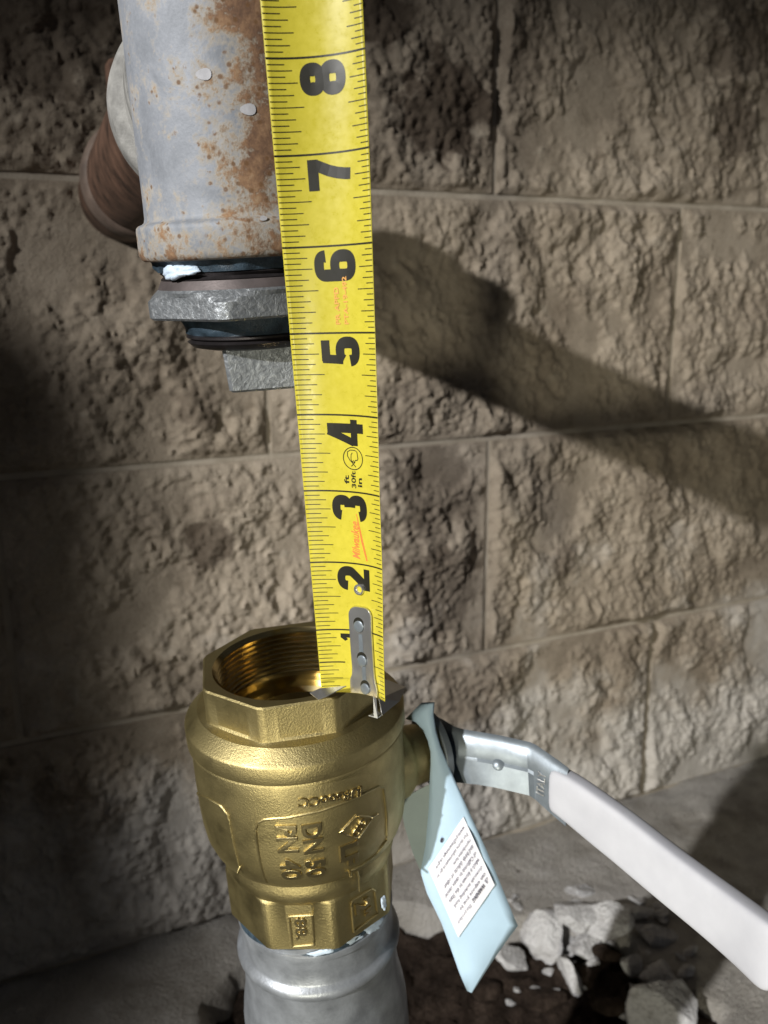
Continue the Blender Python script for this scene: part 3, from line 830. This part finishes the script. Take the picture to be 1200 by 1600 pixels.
blade = mesh_obj('blade', *[*grid(TP(S_, U_)-TO)], M['yellow'], tape, True, 0)
sol = blade.modifiers.new('thickness', 'SOLIDIFY'); sol.thickness = .00018; sol.offset = -1
def on_tape(V, s, u, lift, name, mat):
    """V: xy in inches; x runs up the blade, y to the left"""
    S = s+V[:, 0]; Uu = u-V[:, 1]*IN/(2*ALPHA*TR)
    return (TP(S, Uu, lift)-TO)
WI = 2*ALPHA*TR/IN       # blade width in inches
mb = MB()
def tick(s, u0, u1, th):
    n = max(3, int(abs(u1-u0)*22)); us = np.linspace(u0, u1, n)
    a = TP(np.full(n, s-th/2), us, .00006)-TO; b = TP(np.full(n, s+th/2), us, .00006)-TO
    mb.add(grid(np.stack([a, b])))
for i in range(1, int(12.4*16)):
    s = i/16
    if i % 16 == 0:
        tick(s, .0, 1.0, .021); continue
    l, r = ((.335, .215) if i % 8 == 0 else (.29, .185) if i % 4 == 0 else (.245, .145) if i % 2 == 0 else (.175, .10))
    tick(s, .006, l, .0105 if not i == 8 else .019); tick(s, 1-r, .994, .0105)
tk = mb.build('tick_marks', M['black'], tape, False); tag(tk, kind='stuff')

def arc(cx, cy, rx, ry, a0, a1, n=18, p=2.6):
    out = []
    for k in range(n+1):
        a = math.radians(a0+(a1-a0)*k/n); c, s = math.cos(a), math.sin(a)
        out.append((cx+rx*math.copysign(abs(c)**(2/p), c), cy+ry*math.copysign(abs(s)**(2/p), s)))
    return out
def ribbon(path, w, closed=False):
    p = np.array(path, float); m = len(p); L, Rr = [], []
    for i in range(m):
        a = p[(i-1) % m] if (closed or i) else p[i]; b = p[(i+1) % m] if (closed or i < m-1) else p[i]
        t = b-a; t /= np.linalg.norm(t)+1e-9; nrm = np.array([-t[1], t[0]])
        if isinstance(w, tuple): ww = (w[0]*nrm[0]**2+w[1]*nrm[1]**2)
        else: ww = w
        L.append(p[i]+nrm*ww/2); Rr.append(p[i]-nrm*ww/2)
    V = np.array(L+Rr); Fc = [(i, (i+1) % m, m+(i+1) % m, m+i) for i in range(m if closed else m-1)]
    return V, Fc
SW = (.275, .225)       # stem and bar weight
HX = .33
def ln(*p):
    out = []
    for a, b in zip(p[:-1], p[1:]):
        for k in range(6): out.append((a[0]+(b[0]-a[0])*k/6, a[1]+(b[1]-a[1])*k/6))
    return out+[p[-1]]
DIG = {
 '8': [(arc(HX, .285, .215, .19, 0, 360, 40, 2.5)[:-1], True, SW), (arc(HX, .735, .195, .17, 0, 360, 40, 2.5)[:-1], True, SW)],
 '6': [(arc(HX, .31, .215, .215, 0, 360, 40, 2.6)[:-1], True, SW), (arc(HX, .73, .215, .175, 2, 180, 24, 2.8)+ln((.115, .72), (.115, .3)), False, SW)],
 '5': [(ln((.60, .895), (.10, .895)), False, .21), (ln((.165, .98), (.135, .46)), False, .21), (arc(HX, .315, .215, .215, 150, -172, 34, 2.6), False, SW)],
 '4': [(ln((.44, 0), (.44, 1)), False, .24), (ln((0, .275), (.66, .275)), False, .19), (ln((.36, .985), (.075, .30)), False, .19)],
 '3': [(arc(HX, .735, .205, .17, 172, -88, 30, 2.6), False, SW), (arc(HX, .285, .215, .19, 88, -172, 30, 2.6), False, SW)],
 '2': [(arc(HX, .70, .21, .205, 176, -30, 30, 2.4)+ln((.46, .52), (.16, .17)), False, SW), (ln((.02, .10), (.64, .10)), False, .20), (ln((.10, .06), (.20, .24)), False, .2)],
 '7': [(ln((.0, .88), (.66, .88)), False, .24), ([(.555, .86), (.49, .70), (.41, .52), (.35, .32), (.315, .12), (.305, 0)], False, .245)],
 '1': [(ln((.40, 0), (.40, 1)), False, .25), (ln((.12, .74), (.34, .93)), False, .18)],
 '9': [(arc(HX, .69, .215, .215, 0, 360, 40, 2.6)[:-1], True, SW), (arc(HX, .27, .215, .175, 182, 360, 24, 2.8)+ln((.545, .28), (.545, .7)), False, SW)],
 '0': [(arc(HX, .5, .215, .405, 0, 360, 44, 2.6)[:-1], True, SW)]}
def numeral(ch, s_top, u_base, hgt, wid, mat='black', x_off=0.0):
    """numeral lying on its side: top to the left, ending just below the inch line s_top"""
    b = MB()
    for k, (path, closed, w) in enumerate(DIG[ch]):
        V, Fc = ribbon(path, w, closed)
        x = V[:, 0]/.66*wid; y = V[:, 1]*hgt
        S = s_top-wid+x; Uu = u_base-y/WI
        b.add((TP(S, Uu, .00006+.000012*k+.000008)-TO, Fc))
    return b.build('numeral', M[mat], tape, False)
for n_ in range(2, 10):
    numeral(str(n_), n_-.055, .765, .445*WI, .335)
numeral('1', .955+.02, .60, .30*WI, .16)
numeral('1', 9.94, .785, .445*WI, .3)
def flat_text(s, s0, u0, hgt, length, name, mat, reading='up', shear=0.0, offset=0.0, lift=.00007):
    """reading upwards: letter tops to the left; s0 where it starts, u0 its foot"""
    V, Fc = text_mesh(s, 1, 0, offset, 0, shear, res=4)
    V = fit_text(V, length, hgt)
    return mesh_obj(name, on_tape(V, s0, u0, lift, name, mat), Fc, M[mat], tape, False)
flat_text('PR APPD', 5.10, .555, .052*WI, .43, 'approval_lettering', 'orange', offset=.022, lift=.00014)
flat_text('PTA-19-492', 5.10, .655, .052*WI, .55, 'approval_lettering', 'orange', offset=.022, lift=.00014)
flat_text('ft', 3.105, .545, .062*WI, .115, 'unit_lettering', 'black', offset=.025)
flat_text('30ft', 3.055, .635, .06*WI, .225, 'unit_lettering', 'black', offset=.02)
flat_text('in', 3.075, .72, .06*WI, .12, 'unit_lettering', 'black', offset=.025)
# maker's script with its lightning stroke
flat_text('Milwaukee', 2.07, .635, .105*WI, .53, 'maker_script', 'red', shear=.35, offset=.02)
lb = MB()
for path in ([(0.0, -.07), (.30, .0), (.64, .075), (.645, .085), (.28, .03), (0, -.045)],):
    V = np.array(path)*np.array([1, 1]); Fc = [(0, 1, 4, 5), (1, 2, 3, 4)]
    lb.add((on_tape(np.array([(x, y) for x, y in path]), 2.06, .685, .00007, '', ''), Fc))
lb.build('maker_underline', M['red'], tape, False)
# class mark: a ring with a small cap and cross in it
cm = MB()
def cm_path(path, w, closed=False, k=0):
    V, Fc = ribbon(path, w, closed); cm.add((on_tape(V, 3.445, .615, .00007+.000006*k, '', ''), Fc))
cm_path([(.145*math.cos(a), .145*math.sin(a)) for a in np.linspace(0, 2*math.pi, 48)[:-1]], .012, True)
cm_path([(-.035, .045), (.03, .085), (.085, .08), (.108, .04), (.108, -.03), (.09, -.06), (.0, -.072), (-.02, -.06), (-.022, -.03)], .011, False, 1)
cm_path([(-.022, -.03), (-.04, -.02), (-.05, .0), (-.03, .03), (.0, .035), (.05, .03), (.075, .01)], .010, False, 2)
cm_path([(-.02, .0), (-.05, .01), (-.035, .045)], .010, False, 3)
cm_path([(-.045, .03), (-.11, -.035)], .010, False, 4); cm_path([(-.045, -.025), (-.105, .035)], .010, False, 5)
cm.build('class_mark', M['black'], tape, False)

# steel hook: clip plate with three rivets and the turned foot
def strip(outline_rows, lift):
    """rows of (s, ul, ur)"""
    pts = []
    for s, a, b in outline_rows:
        us = np.linspace(a, b, 9); pts.append(TP(np.full(9, s), us, lift)-TO)
    return grid(np.array(pts))
hk = empty('hook', TP(0.0, .6)); hk.parent = tape; hk.matrix_parent_inverse = tape.matrix_world.inverted()
HO = np.array(TP(0.0, .6))
UL, UR = .445, .80
rows = []
for k in range(9):
    a = math.radians(90*k/8); w = (UR-UL)/2*(.35+.65*math.sin(a)); s = 1.375-.13*(1-math.cos(a)); rows.append((s, (UL+UR)/2-w, (UL+UR)/2+w))
rows += [(1.0, UL, UR), (.7, UL, UR+.005), (.42, UL+.005, UR+.012), (.33, UL-.005, UR+.02), (.26, UL-.035, UR+.035), (.16, UL-.04, UR+.06), (.045, UL-.04, UR+.075)]
V, Fc = strip(rows, .0004); o = mesh_obj('clip_plate', V+TO-HO, Fc, M['stainless'], hk, True, 0)
so_ = o.modifiers.new('thickness', 'SOLIDIFY'); so_.thickness = .0006; so_.offset = -1
bv = o.modifiers.new('edge', 'BEVEL'); bv.width = .00015; bv.segments = 2; bv.limit_method = 'ANGLE'
def disc_on_tape(s, u, r, hgt, name, mat, dish=False, lift=.0007):
    Vv, Fc = [], []; prof = ([(1.0, 0), (1.0, hgt*.7), (.86, hgt), (.3, hgt*1.05), (.02, hgt*1.05)] if not dish else [(1.0, 0), (.95, hgt), (.75, hgt*1.1), (.58, hgt*.6), (.5, -hgt*.4), (.02, -hgt*.6)])
    n = 28
    for rr, hh in prof:
        for i in range(n):
            a = 2*math.pi*i/n
            Vv.append(TP(np.array(s+r*rr*math.cos(a)), np.array(u+r*rr*math.sin(a)/WI), np.array(lift+hh))-HO)
    for k in range(len(prof)-1):
        for i in range(n):
            j = (i+1) % n; Fc.append((k*n+i, k*n+j, (k+1)*n+j, (k+1)*n+i))
    Fc.append(tuple((len(prof)-1)*n+i for i in range(n)))
    o = mesh_obj(name, Vv, Fc, mat, hk, True, 35); fix_normals(o); return o
for s_, u_ in ((1.09, .60), (.57, .625), (.14, .655)):
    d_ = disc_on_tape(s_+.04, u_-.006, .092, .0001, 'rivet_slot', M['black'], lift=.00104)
    disc_on_tape(s_, u_, .086, .0007, 'rivet', M['plate'], lift=.0010)
for s_, u_ in ((.83, .612), (.36, .64)):
    b = MB(); V, Fc = strip([(s_-.14, u_-.035, u_+.035), (s_+.14, u_-.03, u_+.03)], .00106); b.add((V+TO-HO, Fc)); b.build('pressed_groove', M['plate'], hk, True, 0)
ey = disc_on_tape(1.63, .605, .082, .0007, 'eyelet', M['stainless'], True, .0001)
# turned foot: left wing, right wing and lip resting on the valve rim
def quad_plate(pxs, name, mat='stainless', th=.00035):
    V = np.array([P(x, y, d) for x, y, d in pxs])-HO
    o = mesh_obj(name, V, [tuple(range(len(pxs)))], M[mat], hk, False)
    s = o.modifiers.new('thickness', 'SOLIDIFY'); s.thickness = th; s.offset = 0
    return o
quad_plate([(541, 1072, .2835), (500, 1076, .2865), (484, 1083, .2855), (497, 1093, .2815), (510, 1088, .281)], 'hook_wing')
quad_plate([(598, 1060, .296), (634, 1074, .298), (624, 1096, .288), (597, 1118, .2775), (592, 1092, .2785)], 'hook_wing')
quad_plate([(583, 1088, .2765), (588, 1092, .2765), (590, 1122, .275), (584, 1121, .275)], 'hook_lip')
quad_plate([(576, 1118, .2755), (590, 1122, .275), (597, 1117, .278), (590, 1112, .279)], 'hook_lip')

# ------------------------------------------------------------------ hang tag on the lever
rowsL = [(634, 1123), (650, 1128), (662, 1141), (669, 1158), (673, 1176), (673, 1193), (672, 1212), (670, 1262), (665, 1320), (657, 1362), (667, 1395), (689, 1440), (702, 1475), (718, 1520), (730, 1548)]
rowsR = [(659, 1098), (679, 1097), (677, 1115), (681, 1142), (688, 1166), (696, 1185), (712, 1222), (735, 1273), (761, 1330), (785, 1388), (800, 1425), (809, 1446), (791, 1470), (767, 1505), (737, 1551)]
def tag_y(px, py):
    t = (py-1100)/450
    return .3345-.012*t+.010*max(0, (672-px)/40)**2*(1 if py < 1300 else .3)-.004*math.sin(min(1, t)*3.0)
TGO = P(672, 1150, .327)
hang = empty('hang_tag', TGO)
tag(hang, 'pale blue card tag with white warning label hanging by the lever', 'tag')
pts = []
for l, r in zip(rowsL, rowsR):
    row = []
    for k in range(9):
        q = k/8; px = l[0]+(r[0]-l[0])*q; py = l[1]+(r[1]-l[1])*q
        row.append(P(px, py, tag_y(px, py)-.0012*math.sin(q*math.pi)))
    pts.append(row)
V, Fc = grid(np.array(pts)-TGO)
card = mesh_obj('card', V, Fc, M['tag'], hang, True, 0); fix_normals(card)
so_ = card.modifiers.new('thickness', 'SOLIDIFY'); so_.thickness = .0004; so_.offset = 0
fl_pts = [(625, 1250), (632, 1290), (645, 1332), (658, 1363), (666, 1322), (671, 1262), (672, 1225), (650, 1236)]
V = np.array([P(x, y, .331+.004*(672-x)/40) for x, y in fl_pts])-TGO
flap = mesh_obj('folded_flap', V, [tuple(range(len(V)))], M['tag_shade'], hang, False)
so_ = flap.modifiers.new('thickness', 'SOLIDIFY'); so_.thickness = .0004; so_.offset = 0
# sticker and its print
TL, TRc, BR, BL = (773, 1383), (716, 1465), (669, 1357), (724, 1276)
def st(u, v, lift):
    a = np.array(TL)+(np.array(TRc)-TL)*u; b = np.array(BL)+(np.array(BR)-BL)*u; q = a+(b-a)*v
    # the card's own surface under that point
    return P(q[0], q[1], card_y(q)-lift)
_cp = np.array([[np.array(rowsL[i])+(np.array(rowsR[i])-rowsL[i])*k/8 for k in range(9)] for i in range(len(rowsL))]).reshape(-1, 2)
_cy = np.array([[tag_y(*(np.array(rowsL[i])+(np.array(rowsR[i])-rowsL[i])*k/8))-.0012*math.sin(k/8*math.pi) for k in range(9)] for i in range(len(rowsL))]).reshape(-1)
def card_y(q):
    d = ((_cp-q)**2).sum(1); w = 1/(d+30)**2
    return float((w*_cy).sum()/w.sum())
g = [[st(u, v, .0011) for u in np.linspace(0, 1, 9)] for v in np.linspace(0, 1, 9)]
stick = mesh_obj('label_sticker', *[*grid(np.array(g)-TGO)], M['sticker'], hang, True, 0)
LINES = ['\u26a0 WARNING: This product', 'can expose you to', 'chemicals including lead,', 'which is known to the State', 'of California to cause cancer', 'and birth defects or other', 'reproductive harm.', 'For more information go to', 'www.p65warnings.ca.gov']
LN = [.83, .70, .78, .82, .86, .80, .48, .86, .80]
ink = MB(); inkd = MB()
for i, (t, w) in enumerate(zip(LINES, LN)):
    v1 = .105+i*.096+.062; hgt = .062
    def put(txt, u0, w_, target, off):
        V, Fc = text_mesh(txt, 1, 0, off, 0, res=1); V = fit_text(V, w_, hgt)
        target.add(([st(u0+x, v1-y, .0015)-TGO for x, y, _ in V], Fc))
    if i == 0:
        put('WARNING:', .17, .33, inkd, .02); put('This product', .54, .36, ink, 0)
        tri = [(.07, v1), (.14, v1), (.105, v1-hgt)]
        V, Fc = ribbon(ln(*tri, tri[0])[:-1], .008, True); ink.add(([st(x, y, .0015)-TGO for x, y in V], Fc))
        V, Fc = ribbon([(.105, v1-.04), (.105, v1-.012)], .008); ink.add(([st(x, y, .0015)-TGO for x, y in V], Fc))
    else: put(t, .07, w, ink, .008)
ink.build('label_print', M['ink'], stick, False); inkd.build('label_print', M['ink_dark'], stick, False)
# punched mark left of the sticker
V = [P(690+2.2*math.cos(a)-.6*math.sin(a), 1313+4*math.sin(a), tag_y(690, 1313)-.0018)-TGO for a in np.linspace(0, 2*math.pi, 13)[:-1]]
mesh_obj('ink_dot', V, [tuple(range(12))], M['ink_dark'], hang, False)
